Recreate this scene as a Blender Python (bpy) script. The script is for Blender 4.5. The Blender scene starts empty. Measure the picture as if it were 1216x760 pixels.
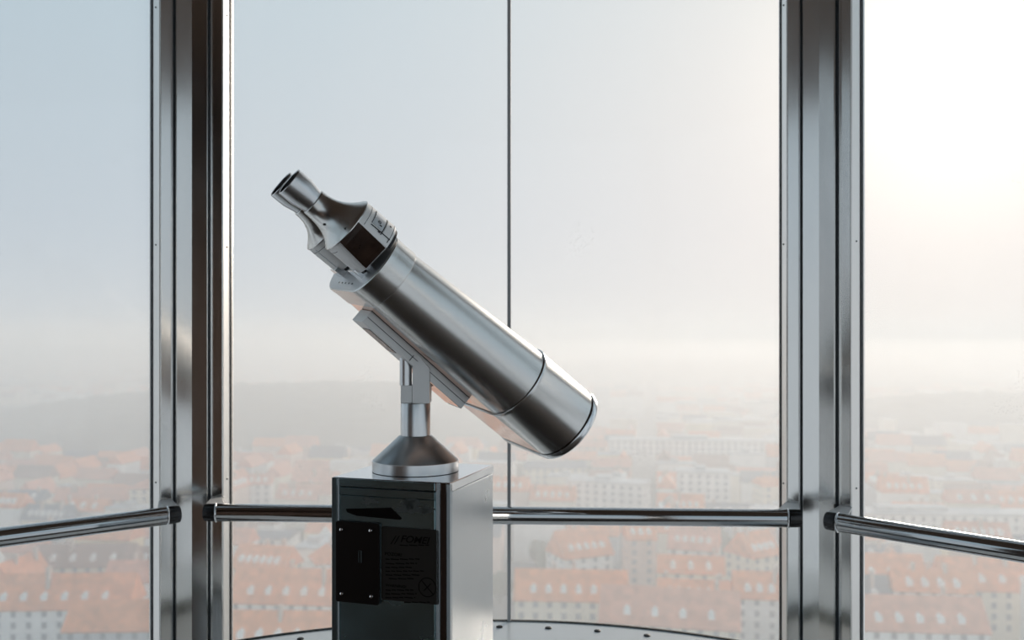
import bpy, bmesh, math, random
from mathutils import Vector, Matrix, noise
C = bpy.context.scene.collection
sc = bpy.context.scene
R = math.radians
random.seed(7)
F = 1080.0          # focal length in pixels of the 1216 px wide frame
EYE = 1.55
HOR = 400.0         # image row of the horizon

# ------------------------------------------------------------------ camera
cd = bpy.data.cameras.new('camera'); cam = bpy.data.objects.new('camera', cd); C.objects.link(cam)
cam.location = (0, 0, EYE); cam.rotation_euler = (R(90), 0, 0)
cd.sensor_width = 36; cd.lens = 36 * F / 1216; cd.shift_y = (HOR - 380) / 1216
cd.clip_start = 0.05; cd.clip_end = 30000
cd.dof.use_dof = True; cd.dof.focus_distance = 1.80; cd.dof.aperture_fstop = 3.9
sc.camera = cam
sc.view_settings.view_transform = 'Standard'; sc.view_settings.look = 'None'
sc.view_settings.exposure = 0.0; sc.view_settings.gamma = 1.0
sc.view_settings.use_curve_mapping = False
sc.cycles.max_bounces = 10; sc.cycles.transparent_max_bounces = 24
sc.cycles.volume_bounces = 3
sc.cycles.use_denoising = True
sc.cycles.caustics_reflective = False; sc.cycles.caustics_refractive = False
sc.cycles.sample_clamp_indirect = 6.0

# ------------------------------------------------------------------ sky and sun
SUN = Vector((0.502, 1.0, 0.300)).normalized()
w = bpy.data.worlds.new('sky'); sc.world = w; w.use_nodes = True
nt = w.node_tree; nt.nodes.clear()
N = nt.nodes.new; L = nt.links.new
out = N('ShaderNodeOutputWorld'); bg = N('ShaderNodeBackground'); L(bg.outputs[0], out.inputs[0])
tc = N('ShaderNodeTexCoord')
def vmath(op, a, b=None):
    n = N('ShaderNodeVectorMath'); n.operation = op
    for i, v in enumerate((a, b)):
        if v is None: continue
        if hasattr(v, 'links'): L(v, n.inputs[i])
        else: n.inputs[i].default_value = v
    return n
def smath(op, a, b=None, clamp=False):
    n = N('ShaderNodeMath'); n.operation = op; n.use_clamp = clamp
    for i, v in enumerate((a, b)):
        if v is None: continue
        if hasattr(v, 'links'): L(v, n.inputs[i])
        else: n.inputs[i].default_value = v
    return n.outputs[0]
nrm = vmath('NORMALIZE', tc.outputs['Generated']).outputs['Vector']
sx = N('ShaderNodeSeparateXYZ'); L(nrm, sx.inputs[0])
ramp = N('ShaderNodeValToRGB'); L(smath('MULTIPLY', sx.outputs['Z'], 1.0), ramp.inputs[0])
e = ramp.color_ramp.elements
e[0].position = 0.0; e[0].color = (0.58, 0.635, 0.685, 1)
e[1].position = 1.0; e[1].color = (0.36, 0.47, 0.57, 1)
x = e.new(0.12); x.color = (0.52, 0.60, 0.675, 1)
x = e.new(0.35); x.color = (0.47, 0.595, 0.68, 1)
dt = smath('MAXIMUM', vmath('DOT_PRODUCT', nrm, tuple(SUN)).outputs['Value'], 0.0)
def glow(power, col, amt):
    p = smath('POWER', dt, power); p = smath('MULTIPLY', p, amt)
    m = vmath('SCALE', col); m.operation = 'SCALE'; L(p, m.inputs['Scale']); return m.outputs['Vector']
s1 = glow(5, (1.0, 0.70, 0.48), 0.27)
s2 = glow(18, (1.0, 0.60, 0.28), 0.22)
s3 = glow(110, (1.0, 0.90, 0.74), 0.5)
t = vmath('ADD', ramp.outputs[0], s1); t = vmath('ADD', t.outputs[0], s2); t = vmath('ADD', t.outputs[0], s3)
L(t.outputs[0], bg.inputs[0]); bg.inputs[1].default_value = 1.0
ld = bpy.data.lights.new('sun', 'SUN'); sun = bpy.data.objects.new('sun', ld); C.objects.link(sun)
ld.energy = 2.8; ld.color = (1.0, 0.87, 0.74); ld.angle = R(16)
sun.rotation_euler = SUN.to_track_quat('Z', 'Y').to_euler(); sun.location = (20, 40, 20)

# ------------------------------------------------------------------ materials
MATS = {}
def newmat(name):
    m = bpy.data.materials.new(name); m.use_nodes = True; m.node_tree.nodes.clear()
    o = m.node_tree.nodes.new('ShaderNodeOutputMaterial'); return m, m.node_tree, o
def pbr(name, col, rough=0.5, metal=0.0, vary=0.0, vscale=8.0, bump=0.0, bscale=40.0, stretch=(1, 1, 1), rvary=0.0, spec=0.5):
    if name in MATS: return MATS[name]
    m, nt, o = newmat(name); nn = nt.nodes.new; ln = nt.links.new
    p = nn('ShaderNodeBsdfPrincipled'); ln(p.outputs[0], o.inputs[0])
    p.inputs['Base Color'].default_value = (*col, 1); p.inputs['Roughness'].default_value = rough
    p.inputs['Metallic'].default_value = metal; p.inputs['Specular IOR Level'].default_value = spec
    if vary or bump or rvary:
        tc = nn('ShaderNodeTexCoord'); mp = nn('ShaderNodeMapping'); ln(tc.outputs['Object'], mp.inputs[0])
        mp.inputs['Scale'].default_value = stretch
    if vary or rvary:
        ns = nn('ShaderNodeTexNoise'); ns.inputs['Scale'].default_value = vscale; ns.inputs['Detail'].default_value = 5
        ln(mp.outputs[0], ns.inputs['Vector'])
    if vary:
        mr = nn('ShaderNodeMapRange'); ln(ns.outputs['Fac'], mr.inputs[0])
        mr.inputs[1].default_value = 0.3; mr.inputs[2].default_value = 0.7
        mr.inputs[3].default_value = 1 - vary; mr.inputs[4].default_value = 1 + vary
        sc_ = nn('ShaderNodeVectorMath'); sc_.operation = 'SCALE'; sc_.inputs[0].default_value = col
        ln(mr.outputs[0], sc_.inputs['Scale']); ln(sc_.outputs[0], p.inputs['Base Color'])
    if rvary:
        mr2 = nn('ShaderNodeMapRange'); ln(ns.outputs['Fac'], mr2.inputs[0])
        mr2.inputs[1].default_value = 0.3; mr2.inputs[2].default_value = 0.7
        mr2.inputs[3].default_value = rough - rvary; mr2.inputs[4].default_value = rough + rvary
        ln(mr2.outputs[0], p.inputs['Roughness'])
    if bump:
        n2 = nn('ShaderNodeTexNoise'); n2.inputs['Scale'].default_value = bscale; n2.inputs['Detail'].default_value = 3
        ln(mp.outputs[0], n2.inputs['Vector'])
        b = nn('ShaderNodeBump'); b.inputs['Strength'].default_value = bump; b.inputs['Distance'].default_value = 0.002
        ln(n2.outputs['Fac'], b.inputs['Height']); ln(b.outputs[0], p.inputs['Normal'])
    MATS[name] = m
    return m

M_shell = pbr('satin_grey_metal', (0.70, 0.69, 0.67), 0.25, 1.0, vary=0.015, vscale=3)
M_rimlt = pbr('bright_edge_metal', (0.80, 0.81, 0.82), 0.22, 1.0)
M_cast = pbr('cast_grey_metal', (0.66, 0.68, 0.70), 0.36, 1.0, vary=0.04, vscale=30, bump=0.1, bscale=300)
M_plate = pbr('light_grey_paint_metal', (0.92, 0.92, 0.91), 0.45, 0.25, vary=0.03)
M_under = pbr('underside_city_reflection_metal', (1.0, 0.64, 0.48), 0.08, 1.0, bump=0.25, bscale=18)  # orange reflection of the city roofs is put into this colour
M_dark = pbr('dark_brown_facet', (0.035, 0.018, 0.012), 0.22, 0.0, vary=0.4, vscale=30)  # also holds the facets' dark room reflection as colour
M_black = pbr('black_rubber', (0.008, 0.008, 0.009), 0.5)
M_lens = pbr('dark_lens_glass', (0.01, 0.012, 0.016), 0.05)
M_brush = pbr('brushed_neck_steel', (0.70, 0.71, 0.72), 0.30, 1.0)
M_cone = pbr('turned_cone_steel', (0.34, 0.37, 0.39), 0.30, 1.0)
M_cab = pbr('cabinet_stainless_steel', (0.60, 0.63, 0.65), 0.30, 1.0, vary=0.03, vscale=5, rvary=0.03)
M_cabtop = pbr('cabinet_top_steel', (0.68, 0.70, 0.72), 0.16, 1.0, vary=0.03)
M_cabfront = pbr('cabinet_front_dark_reflection', (0.27, 0.39, 0.42), 0.25, 1.0, vary=0.05, vscale=6, rvary=0.05)  # dark interior mirrored in the front is put into the base colour
M_blackpanel = pbr('black_brown_panel', (0.008, 0.005, 0.004), 0.35, 0.0, vary=0.2, spec=.2)
M_infopanel = pbr('dark_label_panel', (0.024, 0.020, 0.017), 0.45, 0.0, vary=0.15, spec=.2)
M_ink = pbr('black_ink', (0.003, 0.0015, 0.001), 0.8, spec=.1)
M_strip = pbr('edge_window_reflection', (0.50, 0.54, 0.56), 0.4, 0.25)  # bright window reflection along the edges, painted as pale colour
M_stain = pbr('glue_stain', (0.035, 0.035, 0.03), 0.6, 0.0, vary=0.4, vscale=60)
M_chrome = pbr('chrome_screw', (0.85, 0.85, 0.86), 0.10, 1.0)
M_post = pbr('post_stainless_steel', (0.78, 0.77, 0.75), 0.17, 1.0, vary=0.04, vscale=4, bump=0.06, bscale=3, stretch=(4, 4, 1), rvary=0.03)
M_rail = pbr('rail_polished_steel', (0.50, 0.51, 0.52), 0.07, 1.0)
M_bead = pbr('pale_glazing_bead', (0.88, 0.85, 0.82), 0.30, 1.0)
M_seal = pbr('dark_glazing_seal', (0.012, 0.02, 0.026), 0.5)
M_joint = pbr('grey_silicone_joint', (0.45, 0.46, 0.47), 0.6)
M_ledge = pbr('pale_blue_grey_ledge_paint', (0.84, 0.90, 0.94), 0.28, 0.0, vary=0.03, vscale=3)
M_floor = pbr('dark_brown_floor', (0.09, 0.06, 0.043), 0.5, 0.0, vary=0.15, vscale=3)
M_wall = pbr('dark_brown_wall', (0.05, 0.028, 0.018), 0.6, 0.0, vary=0.2, vscale=2, stretch=(1, 1, 0.2))
M_ceil = pbr('dark_brown_ceiling', (0.11, 0.065, 0.04), 0.55, 0.0, vary=0.08, vscale=3, stretch=(8, 1, 1))

def glass_mat():
    m, nt, o = newmat('hazy_window_glass'); nn = nt.nodes.new; ln = nt.links.new
    tr = nn('ShaderNodeBsdfTransparent'); tr.inputs[0].default_value = (0.985, 0.99, 0.99, 1)
    df = nn('ShaderNodeBsdfDiffuse'); df.inputs[0].default_value = (0.9, 0.9, 0.9, 1)
    tl = nn('ShaderNodeBsdfTranslucent'); tl.inputs[0].default_value = (0.95, 0.94, 0.93, 1)
    veil = nn('ShaderNodeMixShader'); veil.inputs[0].default_value = 0.8; ln(df.outputs[0], veil.inputs[1]); ln(tl.outputs[0], veil.inputs[2])
    tc = nn('ShaderNodeTexCoord')
    # soft smears + fine dried drops
    mp = nn('ShaderNodeMapping'); mp.inputs['Scale'].default_value = (1, 1, 0.25); ln(tc.outputs['Object'], mp.inputs[0])
    n1 = nn('ShaderNodeTexNoise'); n1.inputs['Scale'].default_value = 5; n1.inputs['Detail'].default_value = 5; ln(mp.outputs[0], n1.inputs['Vector'])
    r1 = nn('ShaderNodeMapRange'); ln(n1.outputs['Fac'], r1.inputs[0]); r1.inputs[1].default_value = .3; r1.inputs[2].default_value = .7
    r1.inputs[3].default_value = 0.035; r1.inputs[4].default_value = 0.060
    v = nn('ShaderNodeTexVoronoi'); v.inputs['Scale'].default_value = 120; v.inputs['Randomness'].default_value = 1; ln(tc.outputs['Object'], v.inputs['Vector'])
    r2 = nn('ShaderNodeMapRange'); ln(v.outputs['Distance'], r2.inputs[0]); r2.inputs[1].default_value = .30; r2.inputs[2].default_value = .12
    r2.inputs[3].default_value = 0; r2.inputs[4].default_value = 0.13
    n2 = nn('ShaderNodeTexNoise'); n2.inputs['Scale'].default_value = 7; n2.inputs['Detail'].default_value = 2; ln(tc.outputs['Object'], n2.inputs['Vector'])
    r3 = nn('ShaderNodeMapRange'); ln(n2.outputs['Fac'], r3.inputs[0]); r3.inputs[1].default_value = .60; r3.inputs[2].default_value = .70
    mu = nn('ShaderNodeMath'); mu.operation = 'MULTIPLY'; ln(r2.outputs[0], mu.inputs[0]); ln(r3.outputs[0], mu.inputs[1])
    ad = nn('ShaderNodeMath'); ad.operation = 'ADD'; ad.use_clamp = True; ln(r1.outputs[0], ad.inputs[0]); ln(mu.outputs[0], ad.inputs[1])
    m1 = nn('ShaderNodeMixShader'); ln(ad.outputs[0], m1.inputs[0]); ln(tr.outputs[0], m1.inputs[1]); ln(veil.outputs[0], m1.inputs[2])
    fr = nn('ShaderNodeFresnel'); fr.inputs[0].default_value = 1.3
    fm = nn('ShaderNodeMath'); fm.operation = 'MULTIPLY'; fm.inputs[1].default_value = .5; ln(fr.outputs[0], fm.inputs[0])
    gl = nn('ShaderNodeBsdfGlossy'); gl.inputs['Roughness'].default_value = 0.02
    m2 = nn('ShaderNodeMixShader'); ln(fm.outputs[0], m2.inputs[0]); ln(m1.outputs[0], m2.inputs[1]); ln(gl.outputs[0], m2.inputs[2])
    ln(m2.outputs[0], o.inputs[0]); return m
M_glass = glass_mat()

# ------------------------------------------------------------------ helpers
def link(o, parent=None):
    C.objects.link(o)
    if parent: o.parent = parent
    return o
def obj(name, bm, mat, parent=None, smooth=False, matrix=None, autosmooth=35):
    me = bpy.data.meshes.new(name)
    if smooth:
        bm.normal_update()
        for f in bm.faces: f.smooth = True
        for ed in bm.edges:
            if len(ed.link_faces) == 2 and ed.calc_face_angle(0) > R(autosmooth): ed.smooth = False
    bm.to_mesh(me); bm.free()
    for m in (mat if isinstance(mat, (list, tuple)) else [mat]): me.materials.append(m)
    o = bpy.data.objects.new(name, me); link(o, parent)
    if matrix is not None: o.matrix_local = matrix
    return o
def empty(name, loc=(0, 0, 0), rz=0, parent=None):
    o = bpy.data.objects.new(name, None); link(o, parent); o.location = loc; o.rotation_euler = (0, 0, rz)
    o.empty_display_size = 0.1; return o
def tag(o, label=None, cat=None, group=None, kind=None):
    if label: o['label'] = label
    if cat: o['category'] = cat
    if group: o['group'] = group
    if kind: o['kind'] = kind
    return o
def box(bm, x0, x1, y0, y1, z0, z1, M=None, mi=0, bevel=0):
    vs = [bm.verts.new((x, y, z)) for z in (z0, z1) for y in (y0, y1) for x in (x0, x1)]
    fs = [bm.faces.new([vs[i] for i in q]) for q in ((0, 2, 3, 1), (4, 5, 7, 6), (0, 1, 5, 4), (2, 6, 7, 3), (0, 4, 6, 2), (1, 3, 7, 5))]
    for f in fs: f.material_index = mi
    if bevel:
        es = list({e for f in fs for e in f.edges})
        r = bmesh.ops.bevel(bm, geom=es, offset=bevel, segments=2, profile=0.5, affect='EDGES')
        vs = list({v for f in r['faces'] for v in f.verts} | {v for v in vs if v.is_valid})
    if M is not None: bmesh.ops.transform(bm, matrix=M, verts=[v for v in vs if v.is_valid])
    return vs
def loft(bm, rings, cap0=True, cap1=True, closed=True, mi=0):
    """rings: lists of points with equal counts"""
    V = [[bm.verts.new(p) for p in r] for r in rings]
    n = len(V[0])
    for a, b in zip(V[:-1], V[1:]):
        for i in range(n if closed else n - 1):
            j = (i + 1) % n
            f = bm.faces.new((a[i], a[j], b[j], b[i])); f.material_index = mi
    if cap0: bm.faces.new(list(reversed(V[0]))).material_index = mi
    if cap1: bm.faces.new(V[-1]).material_index = mi
    bmesh.ops.recalc_face_normals(bm, faces=bm.faces)
    return V
def lathe(bm, prof, n=64, cap0=True, cap1=True, axis='Z', cy=0, cz=0):
    rings = []
    for r, h in prof:
        ring = []
        for i in range(n):
            a = 2 * math.pi * i / n
            if axis == 'Z': ring.append((r * math.cos(a) + cy, r * math.sin(a) + cz, h))
            else: ring.append((h, cy + r * math.cos(a), cz + r * math.sin(a)))
        rings.append(ring)
    return loft(bm, rings, cap0, cap1)
def prism(bm, pts, z0, z1, mi=0):
    loft(bm, [[(x, y, z0) for x, y in pts], [(x, y, z1) for x, y in pts]], mi=mi)

# ------------------------------------------------------------------ the cabin
# plan geometry of the windows (octagon; side 0 is the centre window, turned 2.9 degrees)
TILT = R(-2.9)
CEN = Vector((-0.1305, 0.394))
AP = 2.026             # centre to the glass
SIDE = 2 * AP * math.tan(math.pi / 8)
CEILZ = 3.0
def frame2(k):
    """side k: origin at the middle of the side, along = left to right seen from inside, inn = inward"""
    a = TILT - k * R(45)
    out_ = Vector((-math.sin(a), math.cos(a)))
    along = Vector((math.cos(a), math.sin(a)))
    return CEN + out_ * AP, along, -out_
def side_matrix(k):
    o, al, inn = frame2(k)
    return Matrix(((al.x, -inn.x, 0, o.x), (al.y, -inn.y, 0, o.y), (0, 0, 1, 0), (0, 0, 0, 1)))   # local x along, y outward, z up
oct_pts = []
for k in range(8):
    o, al, inn = frame2(k); oct_pts.append(o - inn * 0.12 + al * (SIDE / 2 + 0.05))
bm = bmesh.new(); prism(bm, [(p.x, p.y) for p in oct_pts], -0.08, 0.0); f = obj('floor', bm, M_floor); tag(f, kind='structure')
bm = bmesh.new(); prism(bm, [(p.x, p.y) for p in oct_pts], CEILZ, CEILZ + 0.1); f = obj('ceiling', bm, M_ceil); tag(f, kind='structure')
HW = SIDE / 2
WIN = [(-2, 5), (-1, 1), (0, 2), (1, 3), (2, 4), (3, 6), (4, 7)]
JX = -0.0              # joint position along the centre glass, set below
def px_on_side(k, px, inset=0.0):
    """position along side k that the camera sees at column px, on the plane inset metres inside the glass"""
    o, al, inn = frame2(k); o = o + inn * inset
    d = Vector(((px - 608) / F, 1.0))
    # o + s*al = t*d
    det = al.x * (-d.y) - (-d.x) * al.y
    s = ((-o.x) * (-d.y) - (-d.x) * (-o.y)) / det
    return s
for k, num in WIN:
    root = empty('window_%d' % num); root.matrix_world = side_matrix(k); tag(root, kind='structure')
    js = px_on_side(0, 604.5) if k == 0 else None
    spans = [(.05, HW - .02)] if k == -2 else [(-HW + .02, HW - .02)] if js is None else [(-HW + .02, js - .004), (js + .004, HW - .02)]
    for a, b in spans:
        bm = bmesh.new(); box(bm, a, b, 0.0, 0.008, 0.0, CEILZ); obj('glass_pane', bm, M_glass, root)
    if js is not None:
        bm = bmesh.new(); box(bm, js - .0045, js + .0045, -0.001, 0.010, 0.0, CEILZ); obj('glass_joint', bm, M_joint, root)
    # head and foot channels of the window
    bm = bmesh.new(); box(bm, -HW + .02, HW - .02, -0.02, 0.03, 0.0, 0.06, bevel=.004); obj('bottom_rail', bm, M_post, root)
    bm = bmesh.new(); box(bm, -HW + .02, HW - .02, -0.02, 0.03, CEILZ - 0.06, CEILZ, bevel=.004); obj('top_rail', bm, M_post, root)
for k, nm, x1 in ((5, 'wall_back_left', HW + .03), (-2, 'wall_left', .05)):
    bm = bmesh.new(); box(bm, -HW - .03, x1, -0.02, 0.10, 0, CEILZ); o = obj(nm, bm, M_wall, matrix=side_matrix(k)); tag(o, kind='structure')

# posts: on each side of every corner two folded steel profiles, a pale bead with screws and a dark seal
def half_post(root, k, sgn):
    """sgn +1: the right end of side k, -1: the left end"""
    M = side_matrix(k)
    loc = root.matrix_world.inverted() @ M
    INN = 0.062                                    # inner profile depth in front of the glass
    corner = HW - INN * math.tan(math.pi / 8)      # where the two inner faces meet
    c0 = HW
    def bx(name, a, b, d0, d1, mat, bev=0.0015):
        x0, x1 = sorted((sgn * a, sgn * b)); bm = bmesh.new(); box(bm, x0, x1, -d1, -d0, 0, CEILZ, bevel=bev)
        return obj(name, bm, mat, root, matrix=loc)
    # inner profile: its room-side face runs to the corner line (mitred)
    bm = bmesh.new()
    wI = 0.040; g = 0.0022; wO = 0.0325
    pts = [(sgn * corner, -INN), (sgn * (corner - wI), -INN), (sgn * (corner - wI), 0.03), (sgn * (HW + .012), 0.03)]
    prism(bm, pts, 0, CEILZ); obj('inner_profile', bm, M_post, root, matrix=loc)
    # raised middle strip on the inner profile (fold line)
    bx('groove_shadow', corner - wI - g, corner - wI + .0005, -0.02, INN - 0.012, M_seal, 0)  # shade inside the groove, put in as a dark strip
    a1 = corner - wI - g; a0 = a1 - wO
    bx('outer_profile', a1, a0, -0.02, INN - 0.020, M_post)
    bx('fold_line', a1, a1 - .0035, INN - 0.021, INN - 0.017, M_rimlt, .0008)
    bm = bmesh.new(); prism(bm, [(sgn * (a0 + .001), -(INN - .022)), (sgn * (a0 - .0015), -(INN - .024)), (sgn * (a0 - .0075), -.002), (sgn * (a0 - .0075), .016), (sgn * (a0 + .001), .016)], 0, CEILZ)
    bd = obj('glazing_bead', bm, M_bead, root, matrix=loc)
    bx('glazing_seal', a0 - 0.0075, a0 - 0.0089, -0.006, 0.006, M_seal, 0)
    for i in range(4):
        z = 0.55 + i * 0.62
        bm = bmesh.new(); lathe(bm, [(0.0022, 0), (0.0022, .0012), (.0012, .0016)], 12)
        bmesh.ops.rotate(bm, cent=(0, 0, 0), matrix=Matrix.Rotation(R(90), 3, 'X'), verts=bm.verts)
        bmesh.ops.translate(bm, vec=(sgn * (a0 - .0045), -(INN - .024) / 2 - .002, z), verts=bm.verts)
        obj('screw', bm, M_seal, bd)
    return corner, wI, a0, INN
POSTS = [(-1, 'trim_1'), (0, 'trim_2'), (2, 'trim_4'), (3, 'trim_5')]
for k, nm in POSTS:                                # post between side k and k+1
    o_, al_, inn_ = frame2(k); c_ = o_ + al_ * HW
    root = empty(nm, (c_.x, c_.y, 0)); tag(root, kind='structure')
    bpy.context.view_layer.update()
    half_post(root, k, +1); half_post(root, k + 1, -1)

# curved ledge under the centre window
LZ = EYE - 0.757
LC = Vector((-0.060, 1.165)); LR = 1.262
def arc_pts(r, a0, a1, n): return [(LC.x + r * math.sin(a0 + (a1 - a0) * i / n), LC.y + r * math.cos(a0 + (a1 - a0) * i / n)) for i in range(n + 1)]
A0, A1 = R(-62), R(62)
bm = bmesh.new(); prism(bm, arc_pts(LR - .006, A0, A1, 60) + arc_pts(LR - .33, A1, A0, 60), LZ - 0.03, LZ)
led = obj('trim_3', bm, M_ledge); tag(led, kind='structure')
bm = bmesh.new(); prism(bm, arc_pts(LR + .002, A0, A1, 60) + arc_pts(LR - .006, A1, A0, 60), LZ - 0.035, LZ + .003)
obj('edge_seal', bm, pbr('mottled_edge_seal', (0.03, 0.04, 0.04), .7, 0, vary=.8, vscale=90), led)
bm = bmesh.new(); prism(bm, arc_pts(LR - .06, A0, A1, 60) + arc_pts(LR - .08, A1, A0, 60), 0, LZ - 0.03)
obj('apron_panel', bm, pbr('ledge_apron_paint', (0.22, 0.25, 0.27), .5), led)
for i in range(-7, 8):
    a = R(1.3) + R(6.05) * i * 1.0
    bm = bmesh.new(); lathe(bm, [(0.0085, 0), (0.0085, .002), (.006, .0035)], 20)
    bmesh.ops.translate(bm, vec=(LC.x + (LR - .055) * math.sin(a), LC.y + (LR - .055) * math.cos(a), LZ), verts=bm.verts)
    obj('bolt', bm, M_black, led, smooth=True)

# handrails
RZ = EYE - 0.445; RR = 0.0222; RIN = 0.150          # centre height, radius, distance in front of the glass
def handrail(k, label, vis0=True, vis1=True, ext=0.0):
    root = empty('handrail'); root.matrix_world = side_matrix(k); tag(root, label, 'handrail', 'steel handrails along the windows')
    half = HW - RIN * math.tan(math.pi / 8) - 0.056
    bm = bmesh.new()
    # tube with ends cut obliquely, flaring a little upwards
    ns = 40; xs = [-half, -half + .02] + [-half + .02 + (2 * half - .04) * i / 10 for i in range(1, 10)] + [half - .02, half]
    rings = []
    for x in xs:
        ring = []
        for i in range(ns):
            a = 2 * math.pi * i / ns
            y = RR * math.cos(a); z = RR * math.sin(a)
            cut = 0.0
            if abs(abs(x) - half) < 1e-6: cut = -math.copysign(1, x) * (0.010 * (1 - (z / RR) ** 2) * 0 + 0.012 * (y / RR * -1 + 1) * .5)
            ring.append((x + cut, -RIN + y, RZ + z))
        rings.append(ring)
    loft(bm, rings); obj('tube', bm, M_rail, root, smooth=True)
    for s in (-1, 1):
        # rolled rim at the open end, closing plate and bracket back to the post
        bm = bmesh.new()
        rings = []
        for i in range(ns + 1):
            a = 2 * math.pi * i / ns
            y = RR * math.cos(a); z = RR * math.sin(a)
            cx = s * (half - 0.012 * (1 - y / RR) * .5)
            c = Vector((cx, -RIN + y * 1.03, RZ + z * 1.03)); nrm_ = Vector((0, y, z)).normalized()
            rings.append([c + nrm_ * (0.0022 * math.cos(b)) + Vector((1, 0, 0)) * (0.0022 * math.sin(b)) for b in [2 * math.pi * q / 8 for q in range(8)]])
        loft(bm, rings, False, False); obj('end_rim', bm, M_rimlt, root, smooth=True)
        # dark boss between the tube end and the post
        bm = bmesh.new()
        rg = []
        for t_ in range(6):
            u = t_ / 5; cx = s * (half - .006 + 0.028 * u); rr = RR * (1 - .04 * u ** 3)
            rg.append([(cx + s * 0.0, -RIN + rr * math.cos(2 * math.pi * i / 24) * (1 - .1 * u), RZ + rr * math.sin(2 * math.pi * i / 24)) for i in range(24)])
        loft(bm, rg); obj('end_cap', bm, pbr('dark_end_cap', (.05, .05, .052), .25, 1.0), root, smooth=True)
        # folded bracket plate reaching back to the outer profile
        bm = bmesh.new()
        zt = RZ + RR * 0.90
        tri = [(s * (half + .020), -RIN - .004), (s * (half - .030), -RIN + .004), (s * (HW - .104), -0.0405), (s * (HW - .072), -0.0405)]
        prism(bm, tri, zt - .003, zt + .001)
        box(bm, *(sorted((s * (HW - .104), s * (HW - .072)))), -0.046, -0.041, zt - .035, zt + .002)
        obj('bracket', bm, M_plate, root)
    return root
handrail(-1, 'dark steel handrail sloping down to the left across the left window')
handrail(0, 'long polished handrail across the centre window behind the binoculars')
handrail(1, 'brown reflecting steel handrail sloping down to the right across right window')

# ------------------------------------------------------------------ the binoculars on their cabinet
PB = Vector((-0.197, 1.857, 0)); YAW = R(17.5)          # cabinet centre, rotation
PTOP = EYE - 0.273
W = 0.25; HF = W / 2
tower = empty('pedestal_binoculars', (PB.x, PB.y, 0))
tag(tower, 'large silver coin-operated binoculars on a square steel pedestal, eyepieces raised to the left', 'binoculars')
TI = Matrix.Translation(-PB)
# cabinet local axes: x along the front face to the right, y to the back
PM = Matrix.Rotation(-YAW, 4, 'Z')
def pobj(name, bm, mat, parent=None, **kw):
    o = obj(name, bm, mat, parent or cab_obj, **kw)
    if parent is tower: o.matrix_local = PM
    return o
bm = bmesh.new(); box(bm, -HF, HF, -HF + .004, HF, 0.012, PTOP - 0.018, bevel=.002)
cab_obj = obj('pedestal', bm, M_cab, tower, matrix=PM @ Matrix.Translation((.003, 0, 0)) @ Matrix.Diagonal((.976, 1, 1, 1)))
bm = bmesh.new(); box(bm, -HF - .001, HF + .001, -HF - .001, HF + .001, PTOP - .0175, PTOP, bevel=.0015); obj('top_plate', bm, M_cabtop, cab_obj)
bm = bmesh.new(); box(bm, -HF - .02, HF + .02, -HF - .02, HF + .02, 0, 0.012, bevel=.003); obj('foot_plate', bm, M_cab, cab_obj)
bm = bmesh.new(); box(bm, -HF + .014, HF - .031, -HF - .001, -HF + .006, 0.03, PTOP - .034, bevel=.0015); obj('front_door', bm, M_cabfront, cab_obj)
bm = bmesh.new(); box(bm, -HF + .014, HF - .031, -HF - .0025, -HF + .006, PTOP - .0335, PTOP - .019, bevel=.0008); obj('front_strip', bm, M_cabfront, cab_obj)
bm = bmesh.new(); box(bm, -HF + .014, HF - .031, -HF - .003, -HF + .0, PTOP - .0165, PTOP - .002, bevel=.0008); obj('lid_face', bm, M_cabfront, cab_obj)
for a, b, mt, nm, zt in ((-HF - .002, -HF + .0085, pbr('dark_teal_edge', (.16, .2, .21), .3, 1), 'edge_strip', PTOP - .001), (-HF + .0105, -HF + .0135, M_strip, 'edge_strip', PTOP - .002),
                 (HF - .0275, HF - .0205, M_strip, 'edge_strip', PTOP - .001), (HF - .0185, HF - .0075, pbr('dark_brown_groove', (.03, .015, .01), .3), 'edge_strip', PTOP - .0005),
                 (HF - .006, HF + .001, M_strip, 'edge_strip', PTOP - .003)):
    bm = bmesh.new(); box(bm, a, b, -HF - .0035, -HF + .008, 0.02, zt, bevel=.0006); obj(nm, bm, mt, cab_obj)
# front fittings: coordinates (u right from left edge, v down from the top) in metres on the front plane
def fp(u, v): return -HF + u, PTOP - v
def front_poly(pts, y0, y1, name, mat, parent=None):
    bm = bmesh.new()
    loft(bm, [[(fp(u, v)[0], -HF - y0, fp(u, v)[1]) for u, v in pts], [(fp(u, v)[0], -HF - y1, fp(u, v)[1]) for u, v in pts]])
    return obj(name, bm, mat, parent or cab_obj)
def rrect(u0, u1, v0, v1, r=.005, n=5):
    out_ = []
    for cu, cv, a0 in ((u1 - r, v1 - r, 0), (u0 + r, v1 - r, 90), (u0 + r, v0 + r, 180), (u1 - r, v0 + r, 270)):
        for i in range(n + 1):
            a = R(a0 + 90 * i / n); out_.append((cu + r * math.cos(a), cv + r * math.sin(a)))
    return out_
K = 0.25 / 138.0        # metres per photo pixel on the front face
def pv(px, py):         # photo pixel to front-face coordinates (face rows drop to the right)
    u = (px - 396) / 138.5 * 0.25
    # rows: top edge from (396,566) to (535,574); scale grows slightly to the right
    return u, (py - (566 + 8 * (px - 396) / 139)) / (152.5 + 6.5 * (px - 396) / 139) * 0.25
def pvr(x0, y0, x1, y1): 
    u0, v0 = pv(x0, y0); u1, v1 = pv(x1, y1); return u0, u1, v0, v1
u0, v0 = pv(401.5, 617.5); u1, v1 = pv(453.5, 718)
front_poly(rrect(u0, u1, v0, v1, .004), .001, .008, 'coin_panel', M_blackpanel)
PAN = (u0, u1, v0, v1)
bm = bmesh.new()
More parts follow.
